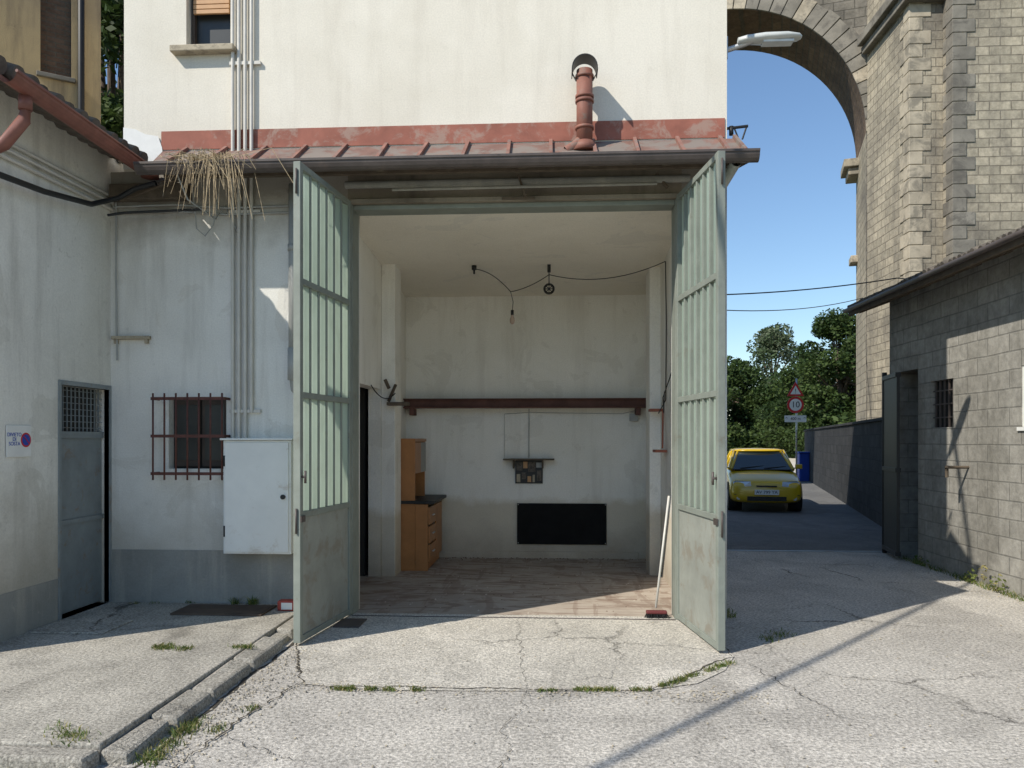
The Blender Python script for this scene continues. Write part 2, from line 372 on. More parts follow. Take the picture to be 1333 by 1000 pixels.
# gravel, crumbs
m=MB(); random.seed(21)
def pebble(mm,x,y,z,s,k):
    b=len(mm.v); q=random.uniform(.6,1.2)
    mm.v += [(x-s,y-s*q,z),(x+s*q,y-s,z),(x+s,y+s*q,z),(x-s*q,y+s,z),(x+s*.1,y,z+s*random.uniform(.6,1.1))]
    for f in ((0,1,4),(1,2,4),(2,3,4),(3,0,4)): mm.f.append(tuple(b+i for i in f)); mm.m.append(k); mm.sm.append(False)
for i in range(3000):
    t=random.random()
    if t<.35: x,y=random.gauss(-2.0,.12),random.uniform(-4,-.9)
    elif t<.55: x,y=random.uniform(-1.8,1.4),-2.08+random.gauss(0,.08)
    elif t<.72: x,y=4.6+random.gauss(0,.15),random.uniform(-1,4)
    else: x,y=random.uniform(-2,4.5),random.uniform(-5,0)
    if -2.34<x<-2.1: continue
    if x<-2.1 and y>-3.5: continue
    pebble(m,x,y,.006,random.uniform(.003,.008),random.randrange(2))
m.build('loose_gravel',[M_kerb,M_stonesill])
m=MB()
for i in range(260):
    x=random.uniform(-1.9,1.1); y=.1+3.3*random.random()**.8
    pebble(m,x,y,.009,random.uniform(.003,.010),random.choice((0,1)))
for i in range(260): pebble(m,random.uniform(-1.95,1.25),3.5-abs(random.gauss(0,.07)),.009,random.uniform(.004,.013),random.choice((0,1)))
m.build('floor_debris',[plain('plaster_crumb',(.5,.43,.35),.9),plain('leaf_litter',(.15,.10,.07),.9)])

# grass tufts
def grass(name,patches,parent=None):
    me=MB(); 
    for (x0,y0,x1,y1,sp,nn,h,z) in patches:
        cl=[random.random() for _ in range(max(3,nn//45))]
        for i in range(nn):
            t=min(1,max(0,random.choice(cl)+random.gauss(0,.022)))
            x=x0+(x1-x0)*t+random.gauss(0,sp); y=y0+(y1-y0)*t+random.gauss(0,sp)
            hh=h*random.uniform(.3,1.05); a=random.uniform(0,6.28); wd=random.uniform(.0015,.004)*(1+h*4); ln=random.uniform(.3,1.3)*hh
            b=random.uniform(0,6.28); dx,dy=math.cos(a)*wd,math.sin(a)*wd
            lx,ly=math.cos(b)*ln,math.sin(b)*ln
            k=random.choice((0,1,2,2))
            me.quad([(x-dx,y-dy,z),(x+dx,y+dy,z),(x+dx*.7+lx*.4,y+dy*.7+ly*.4,z+hh*.6),(x-dx*.7+lx*.4,y-dy*.7+ly*.4,z+hh*.6)],k)
            me.quad([(x-dx*.7+lx*.4,y-dy*.7+ly*.4,z+hh*.6),(x+dx*.7+lx*.4,y+dy*.7+ly*.4,z+hh*.6),(x+lx,y+ly,z+hh*.9)],k)
    return me.build(name,M_grass,parent)
random.seed(8)
grass('grass',[
 (-1.5,-2.12,-.9,-2.11,.016,620,.034,.004),(-.15,-2.08,0,-2.07,.015,110,.028,.004),(.1,-2.05,.62,-2.02,.015,520,.034,.004),(.65,-2.0,1.3,-1.35,.018,620,.040,.004),
 (-2.95,-1.55,-2.72,-1.58,.03,360,.038,.1),(-2.38,-1.5,-2.28,-1.52,.025,160,.035,.1),(-3.3,-3.52,-2.45,-3.52,.035,800,.045,0),(-2.08,-3.3,-2.1,-2.75,.035,500,.055,0),
 (-2.4,-3.3,-2.7,-3.1,.04,260,.045,.09),(4.76,1.0,4.78,4.0,.03,700,.08,0),(1.65,-.75,1.95,-.45,.04,130,.045,0),(1.6,.1,1.65,4,.03,260,.06,0),
 (-3.05,-.04,-2.8,-.04,.02,110,.10,.1),(-4.1,-.1,-3.4,-.03,.015,60,.04,.1),(-1.95,-3.0,-1.8,-2.2,.02,140,.035,0)])
def leafcloud(name,clumps,mats,size,parent=None,flat=0):
    verts=[];faces=[];mi=[]
    for (cx,cy,cz,rx,ry,rz,nn) in clumps:
        k=random.randrange(len(mats))
        for i in range(nn):
            while True:
                a,b,c=(random.uniform(-1,1) for _ in range(3)); r=a*a+b*b+c*c
                if .12<r<=1: break
            s=(r**.5); q=random.uniform(.75,1.05)/s if random.random()<.55 else 1
            p=Vector((cx+a*rx*q,cy+b*ry*q,cz+c*rz*q))
            u=Vector((random.gauss(0,1),random.gauss(0,1),random.gauss(0,.6))).normalized()
            v=u.cross(Vector((random.gauss(0,1),random.gauss(0,1),random.gauss(0,1)))).normalized()
            z=size*random.uniform(.6,1.3); bb=len(verts)
            verts += [tuple(p-u*z),tuple(p-v*z*.55),tuple(p+u*z),tuple(p+v*z*.55)]; faces.append((bb,bb+1,bb+2,bb+3))
            mi.append(k if random.random()<.75 else random.randrange(len(mats)))
    me=bpy.data.meshes.new(name); me.from_pydata(verts,[],faces)
    for mt in mats: me.materials.append(mt)
    me.polygons.foreach_set('material_index',mi); me.update()
    o=bpy.data.objects.new(name,me); COL.objects.link(o)
    if parent: o.parent=parent
    return o
leafcloud('weeds',[(4.75,2.0,.08,.05,.12,.08,40),(4.72,1.4,.1,.07,.1,.1,50),(4.75,3.2,.06,.05,.25,.06,50),(4.72,1.7,.18,.04,.06,.1,26)],M_grass,.022)

# ------------------------------------------------------------------ trees
def tree(name,x,y,h,r,mats,leaf=.2,nc=34,per=230,base=.25,shape=1.0):
    e=empty(name); t=MB(); trunk=h*.55
    pts=[(x+random.uniform(-.15,.15)*i,y,trunk*i/4) for i in range(5)]
    for i in range(4): t.cyl(pts[i],pts[i+1],h*.028*(1-.16*i),h*.028*(1-.16*(i+1)),10)
    clumps=[]
    for i in range(nc):
        a=random.uniform(0,6.28); zt=random.uniform(base,1); rr=r*math.sin(math.pi*min(.97,(zt-base+.12)/(1.12-base)))**.7*shape
        q=random.uniform(.25,1)**.6; cx=x+math.cos(a)*rr*q; cy=y+math.sin(a)*rr*q; cz=h*zt-r*.12
        s=r*random.uniform(.2,.4)
        clumps.append((cx,cy,cz,s*1.15,s*1.15,s*.8,int(per*random.uniform(.6,1.3))))
        if i%2==0: 
            b=pts[random.choice((2,3,4))]; t.cyl(b,(cx,cy,cz),h*.011,h*.003,6)
    t.build('trunk',M_bark,e); leafcloud('crown',clumps,mats,leaf,e)
random.seed(11)
tree('broadleaf_tree',21.2,51.5,11.0,3.9,L1,.15,56,420,.10)
tree('broadleaf_tree',25.5,55,11.5,4.4,L1,.2,44,300,.12)
tree('broadleaf_tree',22.3,62,8.8,3.8,L1,.17,44,360,.05)
tree('poplar_tree',27.0,90,15.5,4.3,L2,.22,44,330,.15)
tree('broadleaf_tree',21.0,86,11.6,4.6,L1,.24,44,300,.06)
tree('broadleaf_tree',25.5,82,8.6,4.4,L1,.22,44,300,.04)
tree('broadleaf_tree',15.5,80,10.8,4.6,L1,.24,36,260,.06)
tree('broadleaf_tree',-10.9,12.0,14.5,2.7,L1,.12,70,460,.1)
cl=[]
for i in range(170):
    a=random.uniform(0,1); cl.append((-50+150*a,100+random.uniform(-4,8),random.uniform(1.2,7.5),3.6,2.5,2.3,90))
for i in range(40):
    a=random.uniform(0,1); cl.append((17+9*a,77+4*a+random.uniform(-1,1),random.uniform(.5,2.4),1.7,1.3,1.2,100))
for i in range(22): cl.append((18.0+random.uniform(0,5),43+random.uniform(0,10),random.uniform(.5,2.6),1.3,1.3,1.1,140))
leafcloud('distant_trees',cl,L1,.26)
cl=[(9+.9*i+random.uniform(-.3,.3),74+random.uniform(-.5,.5),random.uniform(.1,.5),.9,.5,.4,70) for i in range(18)]
leafcloud('hedge',cl,[L1[2],M_grass[0],M_grass[2]],.12)

# ------------------------------------------------------------------ viaduct
via=empty('stone_viaduct')
Rr=3.75; zs=9.5; dep=2.3; top=18; NA=48
m=MB()
XL,XR=-Rr-4.2,Rr+5
arc=[(Rr*math.cos(math.pi*i/NA),zs+Rr*math.sin(math.pi*i/NA)) for i in range(NA+1)]
for yy in (0,dep):
    m.quad([(Rr,yy,0),(XR,yy,0),(XR,yy,zs),(Rr,yy,zs)]); m.quad([(Rr,yy,zs),(XR,yy,zs),(XR,yy,top),(Rr,yy,top)])
    m.quad([(XL,yy,0),(-Rr,yy,0),(-Rr,yy,zs),(XL,yy,zs)]); m.quad([(XL,yy,zs),(-Rr,yy,zs),(-Rr,yy,top),(XL,yy,top)])
    for i in range(NA):
        a,b=arc[i],arc[i+1]; m.quad([(a[0],yy,a[1]),(a[0],yy,top),(b[0],yy,top),(b[0],yy,b[1])])
m.quad([(XL,0,top),(XR,0,top),(XR,dep,top),(XL,dep,top)])
m.quad([(XL,0,0),(XL,dep,0),(XL,dep,top),(XL,0,top)]); m.quad([(XR,0,0),(XR,dep,0),(XR,dep,top),(XR,0,top)])
AL=(4.28,14.0,0); AR=R(-15)
m.build('arch_wall',M_stoneD,via,0,True,AL,AR)
m=MB()
for i in range(NA):
    a,b=arc[i],arc[i+1]; m.quad([(a[0],0,a[1]),(b[0],0,b[1]),(b[0],dep,b[1]),(a[0],dep,a[1])],0)
m.build('arch_soffit',M_brickS,via,0,True,AL,AR)
m=MB()
m.quad([(Rr,0,0),(Rr,dep,0),(Rr,dep,zs),(Rr,0,zs)]); m.quad([(-Rr,0,0),(-Rr,dep,0),(-Rr,dep,zs),(-Rr,0,zs)])
m.build('arch_jambs',M_stone,via,0,False,AL,AR)
m=MB(); nv=37; random.seed(2)
for i in range(nv):
    a0=math.pi*i/nv+.003; a1=math.pi*(i+1)/nv-.003; ro=Rr+(.62 if i%2 else .58); b=len(m.v); pr=-.035-.012*random.random()
    for yy in (pr,.02):
        for (rad,an) in ((Rr-.0,a0),(ro,a0),(ro,a1),(Rr-.0,a1)): m.v.append((rad*math.cos(an),yy,zs+rad*math.sin(an)))
    mi_=random.choice((0,1,1))
    for q in ((0,1,2,3),(7,6,5,4),(0,4,5,1),(1,5,6,2),(2,6,7,3),(3,7,4,0)):
        m.f.append(tuple(b+k for k in q)); m.m.append(mi_); m.sm.append(False)
m.build('voussoirs',[M_quoin,M_quoinD],via,.012,False,AL,AR)
m=MB()
for sx in (1,-1):
    x0,x1=(Rr-.38,Rr+.3) if sx>0 else (-Rr-.3,-Rr+.38)
    m.box(x0,x1,1.6,dep+.35,zs-.30,zs-.08); m.box(x0+.12*(sx>0),x1-.12*(sx<0),1.7,dep+.25,zs-.5,zs-.302)
    m.box(x0+.2*(sx>0),x1-.2*(sx<0),1.9,dep+.15,6.6,6.8)
m.box(XL-.2,XR,-.4,dep+.4,top,top+.4); m.box(XL-.1,XR,-.2,0,top-.4,top)
m.build('impost_cornice',M_quoin,via,.02,False,AL,AR)
# buttress pier
m=MB(); m.box(7.9,16,10.6,12.95,-.1,20); m.build('pier',M_stone,via)
m=MB(); m.box(8.62,15.3,10.15,10.58,-.1,20); m.build('buttress',M_stone,via)
m=MB(); z=0; i=0; random.seed(5)
while z<19:
    h=.30; L=.46 if i%2 else .28; L2=.28 if i%2 else .46
    m.box(7.88,7.9+L,10.58,10.6+L2,z+.006,z+h-.006,0)
    m.box(8.60,8.62+L,10.13,10.15+min(L2,.42),z+.006,z+h-.006,1)
    m.box(10.35+(.2 if i%2 else 0),10.9,10.13,10.2,z+.006,z+h-.006,1)
    z+=h; i+=1
m.build('quoins',[M_quoin,M_quoinD],via,.012)
m=MB()
m.box(7.62,16.2,10.3,12.9,11.62,11.85,0); m.box(7.74,16.1,10.42,12.9,11.42,11.615,0)
m.box(8.42,15.6,9.9,10.19,11.62,11.85,0); m.box(8.5,15.5,9.98,10.14,11.42,11.615,0)
m.build('string_course',M_quoinD,via,.02)

# ------------------------------------------------------------------ garage building
gar=empty('garage_building')
m=MB()
m.wall('y',0,.25,-4.25,1.55,-.1,4.2,[(-1.905,1.086,-.2,3.85),(-3.68,-3.12,1.37,2.05)])
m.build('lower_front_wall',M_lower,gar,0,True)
m=MB()
m.wall('y',.001,.25,-4.12,1.55,4.2,8.8,[(-3.51,-3.08,5.36,6.7),(-.9,.1,6.4,7.8)])
m.wall('x',1.3,1.548,.25,6.3,-.1,8.8); m.wall('x',-4.12,-3.87,.25,6.3,-.1,8.8); m.wall('y',6.05,6.3,-3.87,1.3,-.1,8.8,[(-2,-1,5,6.5)])
m.build('upper_walls',M_upper,gar,0,True)
m=MB(); m.box(-4.5,1.95,-.4,6.7,8.8,8.95); m.build('roof_slab',M_tile,gar)
m=MB(); m.box(-4.2,1.29,.25,6.04,4.3,4.4); m.build('upper_floor',M_dark,gar)
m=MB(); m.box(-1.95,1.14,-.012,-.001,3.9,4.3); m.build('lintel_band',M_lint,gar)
# interior
m=MB()
m.wall('x',-2.25,-2.1,.252,3.53,-.1,3.95,[(.45,1.98,-.2,2.25)])
m.wall('y',3.53,3.68,-2.25,1.28,-.1,3.95)
m.wall('x',1.26,1.298,.252,3.53,-.1,3.95)
m.box(-2.098,-1.93,2.0,2.35,-.1,3.9); m.box(1.12,1.258,2.25,2.62,-.1,3.9)
m.build('interior_walls',M_int,gar,.008)
m=MB(); m.quad([(-2.3,.24,3.875),(1.3,.24,3.875),(1.3,3.6,3.63),(-2.3,3.6,3.63)]); m.quad([(-2.3,.24,3.99),(1.3,.24,3.99),(1.3,3.6,3.99),(-2.3,3.6,3.99)])
m.build('ceiling',M_ceil,gar)
m=MB(); m.quad([(-4,.0,.008),(1.28,.0,.008),(1.28,3.6,.008),(-4,3.6,.008)]); m.build('interior_floor',M_floor,gar)
m=MB(); m.box(-1.9,1.08,-.03,.05,-.05,.014); m.build('threshold',M_conc,gar,.004)
m=MB(); m.box(-1.9,1.08,-.05,-.032,-.05,.012); m.build('threshold_rail',M_gutter,gar,.002)
m=MB(); m.box(-2.1,1.12,3.505,3.53,0,.1); m.build('skirting_ledge',M_int,gar,.006)
m=MB(); m.wall('x',-3.4,-3.3,.3,3.5,-.1,3.5); m.box(-3.29,-2.3,2.0,2.1,0,3.5); m.build('side_room_wall',M_dark,gar)
m=MB(); m.box(-2.55,-2.51,.6,1.3,.55,2.0); m.build('inner_wood_door',M_orange,gar)
# dado
m=MB(); m.box(-4.245,-2.0,-.006,-.0,.08,.60); m.build('grey_dado',M_dado,gar)
# red flashing band
m=MB(); m.box(-3.75,1.53,-.008,.0,4.40,4.575); m.build('flashing_band',M_redband,gar)
m=MB(); m.quad([(-4.12,-.012,4.22),(-3.72,-.012,4.22),(-3.74,-.012,4.42),(-3.78,-.012,4.53),(-3.9,-.012,4.55),(-4.0,-.012,4.6),(-4.12,-.012,4.62)]); m.build('membrane_patch',M_white,gar)
# canopy
m=MB()
def cz(y): return 4.385+y*.66
xl,xr=-3.62,1.62
m.quad([(-3.74,0,4.39),(xr,0,4.39),(xr,-.52,cz(-.52)),(xl,-.52,cz(-.52))],0)
m.quad([(-3.74,0,4.35),(xr,0,4.35),(xr,-.52,cz(-.52)-.03),(xl,-.52,cz(-.52)-.03)],2)
m.quad([(xr,0,4.39),(xr,0,4.1),(xr,-.52,cz(-.52)-.06),(xr,-.52,cz(-.52))],0)
m.quad([(xl,-.52,cz(-.52)),(xr,-.52,cz(-.52)),(xr,-.52,cz(-.52)-.05),(xl,-.52,cz(-.52)-.05)],0)
x=-3.5
while x<1.6:
    m.bar((x,-.005,4.405),(x+random.uniform(-.015,.015),-.525,cz(-.525)+.018),.03,.035,1); x+=.383
m.bar((xr-.005,0,4.405),(xr-.005,-.53,cz(-.53)+.018),.03,.04,0)
m.build('canopy_roof',[M_canopy,M_seam,M_wood],gar)
m=MB()
x=-3.4
while x<1.6: m.bar((x,-.0,4.3),(x,-.48,4.02),.06,.07,0); x+=.62
m.box(-3.6,1.56,-.25,-.2,4.05,4.12,0)
m.build('canopy_rafters',M_wood,gar)
m=MB()
ng=8
for i in range(ng):
    a0=math.pi*i/ng; a1=math.pi*(i+1)/ng
    P=lambda a,x:(x,-.585-.062*math.cos(a),4.045-.085*math.sin(a))
    m.quad([P(a0,-3.66),P(a0,1.68),P(a1,1.68),P(a1,-3.66)],0,True)
m.box(-3.66,1.68,-.653,-.641,4.035,4.055)
for xx in (-3.66,1.68): m.quad([(xx,-.585-.062*math.cos(math.pi*i/ng),4.045-.085*math.sin(math.pi*i/ng)) for i in range(ng+1)])
x=-3.3
while x<1.6: m.box(x,x+.025,-.655,-.5,4.045,4.052); x+=.7
m.build('canopy_gutter',M_gutter,gar)
# lintel clutter
m=MB()
m.cyl((-1.95,-.10,4.0),(1.2,-.10,4.0),.034,mi=0); m.cyl((-1.5,-.16,3.93),(.9,-.16,3.94),.014,mi=0)
m.box(-1.95,1.13,-.07,-.013,3.84,3.88,1); m.bar((-.35,-.12,4.05),(-.28,-.12,3.86),.05,.02,2); m.bar((.9,-.1,4.05),(1.0,-.1,3.92),.04,.02,2)
m.box(-.5,-.2,-.09,-.071,3.845,3.87,2)
m.build('lintel_fittings',[M_dado,M_lint,M_wood],gar,.003)
m=MB(); m.box(-1.96,-1.90,-.035,.2,0,3.84); m.box(1.081,1.14,-.035,.2,0,3.84); m.box(-1.899,1.08,.0,.2,3.80,3.845); m.build('door_frame',M_green,gar,.004)

def leaf(name,hx,hy,fx,fy,flip):
    L=math.hypot(fx-hx,fy-hy); rz=math.atan2(fy-hy,fx-hx)
    e=empty(name,(hx,hy,0),rz); z0,z1=.03,3.86; T=.03
    m=MB()
    m.box(0,.055,-T,T,z0,z1); m.box(L-.055,L,-T,T,z0,z1)
    for z in (z0,1.02,1.98,2.89,z1-.05): m.box(.055,L-.055,-T+.002,T-.002,z,z+.05)
    nb=5
    for k in range(1,nb+1):
        x=.055+(L-.11)*k/(nb+1)
        for a,b in ((1.07,1.98),(2.03,2.89),(2.94,z1-.05)): m.box(x-.012,x+.012,-T+.008,T-.008,a,b)
    m.build('frame',M_green,e,.004)
    m=MB(); m.box(.055,L-.055,-.012,.012,z0+.05,1.02)
    m.build('lower_panel',M_greenp,e)
    m=MB(); 
    for a,b in ((1.07,1.98),(2.03,2.89),(2.94,z1-.05)):
        nn=(nb+1)*8; W=(L-.11)
        pts=[(.055+W*i/nn, .010*math.cos(2*math.pi*i/8)) for i in range(nn+1)]
        for i in range(nn): m.quad([(pts[i][0],pts[i][1],a),(pts[i+1][0],pts[i+1][1],a),(pts[i+1][0],pts[i+1][1],b),(pts[i][0],pts[i][1],b)],0,True)
    m.build('fibreglass_panes',M_fibre,e)
    m=MB(); s=flip
    m.cyl((L-.028,s*.03,1.35),(L-.028,s*.06,1.35),.010); m.cyl((L-.028,s*.06,1.30),(L-.028,s*.06,1.40),.010)
    if s>0: m.box(L-.07,L+.004,.03,.042,.99,1.04)
    else: m.box(L-.07,L+.004,-.042,-.03,.99,1.04)
    m.cyl((L+.010,0,.9),(L+.010,0,1.1),.008); m.cyl((L+.010,0,3.6),(L+.010,0,3.8),.008)
    for z in (.4,1.9,3.4): m.cyl((-.01,0,z),(-.01,0,z+.14),.018)
    m.build('fittings',M_gutter,e,0)
    return e
leaf('garage_door',-1.93,-.05,-2.06,-1.11,1)
leaf('garage_door',1.11,-.05,1.262,-1.14,-1)

# pipes on facade
m=MB()
for i,x in enumerate((-3.045,-2.985,-2.925,-2.865)):
    zb=1.65 if i<3 else 1.9
    m.tube([(x,-.03,8.7),(x,-.03,zb)],.017,10)
for z in (5.18,3.78,1.9): m.box(-3.08,-2.78,-.03,-.0,z,z+.03)
m.build('wall_conduits',M_conduit,gar)
m=MB()
m.cyl((-2.44,-.08,2.35),(-2.44,-.08,4.02),.05); m.cyl((-2.44,-.08,2.2),(-2.44,-.08,2.5),.058); m.cyl((-2.44,-.08,3.4),(-2.44,-.08,3.46),.058)
m.tube([(-2.44,-.08,2.25),(-2.43,-.07,2.12),(-2.39,0.02,2.05)],.045,12)
m.cyl((1.47,-.075,0.05),(1.47,-.075,3.9),.042); m.tube([(1.47,-.075,3.8),(1.48,-.1,3.92),(1.52,-.5,4.0)],.045,12)
m.cyl((1.47,-.075,3.74),(1.47,-.075,3.9),.056)
m.build('downpipes',M_grey,gar)
m=MB(); m.box(-4.22,-3.85,-.05,0,2.6,2.63); m.box(-4.2,-4.17,-.04,0,2.56,2.6); m.box(-3.9,-3.87,-.04,0,2.56,2.6); m.build('wall_bracket',M_stonesill,gar,.003)
m=MB(); 
for k,(z,y) in enumerate(((3.86,-.03),(3.80,-.025))): m.tube([(-4.2,y,z),(-3.6,y,z+.01),(-3.1,y,z-.03),(-2.5,y,z-.02)],.010,8)
m.tube([(-4.18,-.03,3.95),(-4.18,-.03,3.2),(-4.17,-.03,2.4)],.01,6)
m.tube([(-3.35,-.5,4.0),(-3.3,-.4,3.8),(-3.2,-.05,3.72),(-3.12,-.03,3.85),(-3.0,-.03,3.6)],.008,6)
m.tube([(-3.4,-.1,4.0),(-3.36,-.1,3.62),(-3.28,-.1,3.55),(-3.2,-.1,3.65),(-3.16,-.08,3.95)],.006,6)
m.build('facade_cables',M_grey,gar)
m=MB(); m.box(-4.2,-3.45,-.12,-.02,3.9,4.05); m.bar((-4.1,-.1,3.9),(-3.5,-.15,4.08),.05,.05); m.build('eave_timber',M_wood,gar,.01)
# windows
m=MB(); m.box(-3.68,-3.12,.10,.13,1.37,2.05,0); m.box(-3.66,-3.41,.075,.1,1.39,2.03,1); m.box(-3.39,-3.14,.075,.1,1.39,2.03,1)
m.box(-3.63,-3.44,.07,.075,1.45,1.98,2); m.box(-3.36,-3.17,.07,.075,1.45,1.98,2)
m.build('ground_window',[M_dark,M_shutter,M_winglass],gar,.004)
m=MB()
for i in range(7):
    x=-3.76+.66*i/6; m.cyl((x,-.14,1.27),(x,-.14,2.08),.009,n=8)
for z in (1.33,1.68,2.03):
    m.box(-3.78,-3.08,-.146,-.134,z-.014,z+.014)
    m.box(-3.78,-3.768,-.134,0,z-.012,z+.012); m.box(-3.092,-3.08,-.134,0,z-.012,z+.012)
m.build('window_bars',M_rust,gar)
m=MB(); m.box(-3.51,-3.08,.14,.17,5.36,6.7,0); m.box(-3.50,-3.47,.09,.14,5.36,6.69,1); m.box(-3.12,-3.09,.09,.14,5.36,6.69,1); m.box(-3.47,-3.12,.09,.14,5.37,5.41,1)
z=5.72
while z<6.68: m.box(-3.47,-3.12,.06,.085,z,z+.04,2); z+=.046
m.box(-.9,.1,.14,.17,6.4,7.8,0); m.box(-2,-1,6.1,6.2,5,6.5,0)
m.build('upper_window',[M_winglass,M_shutter,M_orange2],gar,.003)
m=MB(); m.box(-3.63,-3.02,-.09,.14,5.295,5.355); m.box(-1.0,.2,-.09,.14,6.33,6.395); m.build('window_sill',M_stonesill,gar,.008)

# utility cabinet
uc=empty('utility_cabinet')
m=MB(); m.box(-3.08,-2.44,-.16,-.0,.59,1.64); m.build('body',M_cab,uc,.008)
m=MB(); m.box(-3.06,-2.46,-.172,-.161,.61,1.62); m.box(-3.10,-2.42,-.19,0,1.642,1.66); m.build('door',M_cab,uc,.004)
m=MB(); m.cyl((-2.51,-.172,1.12),(-2.51,-.19,1.12),.022); m.cyl((-3.065,-.17,1.4),(-3.065,-.17,1.5),.008); m.cyl((-3.065,-.17,.75),(-3.065,-.17,.85),.008); m.build('lock',M_black,uc)
# chimney pipe
ch=empty('chimney_pipe')
m=MB(); x=.25; y=-.2
m.cyl((x,y,4.27),(x,y,4.95),.072,n=20)
for z in (4.42,4.66,4.70,4.88): m.cyl((x,y,z),(x,y,z+.025),.083,n=20)
m.cyl((x,y,4.22),(x,y,4.31),.12,.08,n=20); m.tube([(x-.16,y-.02,4.22),(x-.08,y-.02,4.27),(x-.02,y,4.33)],.05,12)
m.build('pipe',M_terra,ch)
m=MB()
ns=16
for i in range(ns):
    a0=math.pi*i/ns; a1=math.pi*(i+1)/ns
    def hp(a,yy,k): return (x+(.116-k)*math.cos(a),yy,4.92+(.14-k)*math.sin(a)**.85)
    for k in (0,.008): m.quad([hp(a0,y-.09,k),hp(a1,y-.09,k),hp(a1,y+.09,k),hp(a0,y+.09,k)],0,True)
    for yy in (y-.09,y+.09): m.quad([hp(a0,yy,0),hp(a1,yy,0),hp(a1,yy,.008),hp(a0,yy,.008)])
for sx in (1,-1): m.bar((x+sx*.112,y,4.93),(x+sx*.075,y,4.86),.03,.006)
m.build('cowl',M_black,ch)
# straw
m=MB(); random.seed(9)
for i in range(230):
    x=-2.98+random.gauss(0,.14); y=-.60+random.gauss(0,.04); z=4.06+random.uniform(-.04,.04)
    dx=random.gauss(0,.14); dr=random.choice((1,1,0)); L=abs(random.gauss(0,.17))+.05
    if abs(x+2.95)>.15: L*=.5
    p0=Vector((x,y,z)); p1=p0+Vector((dx*.6,-.06,.04*random.random()+.01)); p2=p0+Vector((dx,-.06+random.gauss(0,.03),(-L*1.3 if dr else .03)))
    if p2.z<3.52: p2.z=3.52+.05*random.random()
    w_=.0016
    for a,b in ((p0,p1),(p1,p2)): m.quad([a+Vector((w_,0,w_)),b+Vector((w_,0,w_)),b-Vector((w_,0,w_)),a-Vector((w_,0,w_))])
m.build('dry_grass_nest',M_straw)

# ------------------------------------------------------------------ interior objects
m=MB()
m.box(-2.09,1.25,3.34,3.36,2.09,2.19); m.box(-2.09,1.25,3.27,3.43,2.075,2.09); m.box(-2.09,1.25,3.27,3.43,2.19,2.205)
for x in (-1.98,1.1): m.box(x-.03,x+.03,3.3,3.53,1.98,2.073)
m.build('steel_beam',M_beam,None,.003)
m=MB(); m.box(-2.0,-1.75,1.85,2.0,2.05,2.09); m.bar((-2.0,1.95,2.1),(-1.9,1.9,2.3),.03,.03); m.bar((-1.98,1.9,2.25),(-2.03,1.9,2.36),.025,.04); m.build('wooden_hook',M_wood,None,.006)
kc=empty('kitchen_cabinet')
m=MB()
m.box(-2.09,-1.76,2.38,2.40,.01,1.66); m.box(-2.09,-1.78,3.2,3.22,.8,1.66); m.box(-2.09,-1.76,2.40,3.22,1.62,1.66)
m.box(-2.09,-1.60,2.401,3.45,.1,.12)
m.box(-1.758,-1.60,2.38,2.40,.01,.84)
for z0_,z1_ in ((.12,.33),(.35,.56),(.58,.8)): m.box(-1.60,-1.58,2.41,2.9,z0_,z1_)
m.box(-1.60,-1.58,2.92,3.42,.12,.8); m.box(-2.09,-1.62,2.41,3.44,.01,.1)
m.box(-1.78,-1.76,2.41,2.80,1.22,1.61); m.build('carcass',M_orange,kc,.003)
m=MB(); m.box(-2.09,-1.52,2.36,3.46,.845,.885); m.build('worktop',M_black,kc,.004)
m=MB(); m.box(-1.78,-1.765,2.82,3.19,1.22,1.61); m.box(-2.08,-2.07,2.41,3.2,.886,1.2); m.build('grey_door',plain('grey_door',(.3,.3,.28),.5),kc)
m=MB()
for z in (.23,.46,.69): m.box(-1.578,-1.56,2.6,2.72,z-.008,z+.008)
m.build('handles',M_chromegrey,kc)
ws=empty('wall_shelf')
m=MB(); m.box(-.73,-.03,3.33,3.528,1.365,1.385); m.box(-.6,-.58,3.4,3.528,1.25,1.364); m.box(-.2,-.18,3.4,3.528,1.25,1.364); m.build('board',M_wood,ws,.002)
m=MB(); m.box(-.57,-.19,3.5,3.529,1.04,1.36); m.build('panel',M_black,ws)
m=MB(); random.seed(4)
for (a,b,c,d,k) in ((-.555,-.47,1.22,1.33,2),(-.46,-.40,1.25,1.34,0),(-.39,-.29,1.20,1.34,2),(-.28,-.205,1.26,1.33,3),(-.55,-.50,1.06,1.17,1),(-.48,-.42,1.10,1.19,2),(-.40,-.35,1.06,1.14,0),(-.33,-.30,1.06,1.16,1),(-.27,-.21,1.08,1.22,2)):
    m.box(a,b,3.492,3.5,c,d,k)
m.build('pinned_cards',[M_orange2,M_stonesill,M_pic,M_grey],ws)
m=MB(); m.box(-.545,.685,3.5,3.529,.20,.765); m.build('black_wall_panel',M_blind_board,None,.004)
m=MB()
for p in ((-.53,.75),(.67,.75),(-.53,.22),(.67,.22)): m.cyl((p[0],3.5,p[1]),(p[0],3.494,p[1]),.008)
m.tube([(-.38,3.51,2.07),(-.38,3.51,1.39)],.006); m.tube([(-.72,3.51,2.0),(-.72,3.51,1.39)],.0025); m.tube([(-.72,3.51,2.0),(-.38,3.51,2.02),(.9,3.51,2.0),(1.1,3.5,2.05)],.0035)
m.box(1.0,1.11,3.46,3.53,1.9,2.0)
m.build('wall_wiring',M_grey)
def sag(a,b,s,n=12): 
    a=Vector(a); b=Vector(b); return [a.lerp(b,i/n)-Vector((0,0,s*4*(i/n)*(1-i/n))) for i in range(n+1)]
zc=lambda y:3.875-(y-.24)*.0729
m=MB()
m.tube(sag((-.99,2.1,zc(2.1)-.04),(-.55,2.1,3.42),-.06),.005)
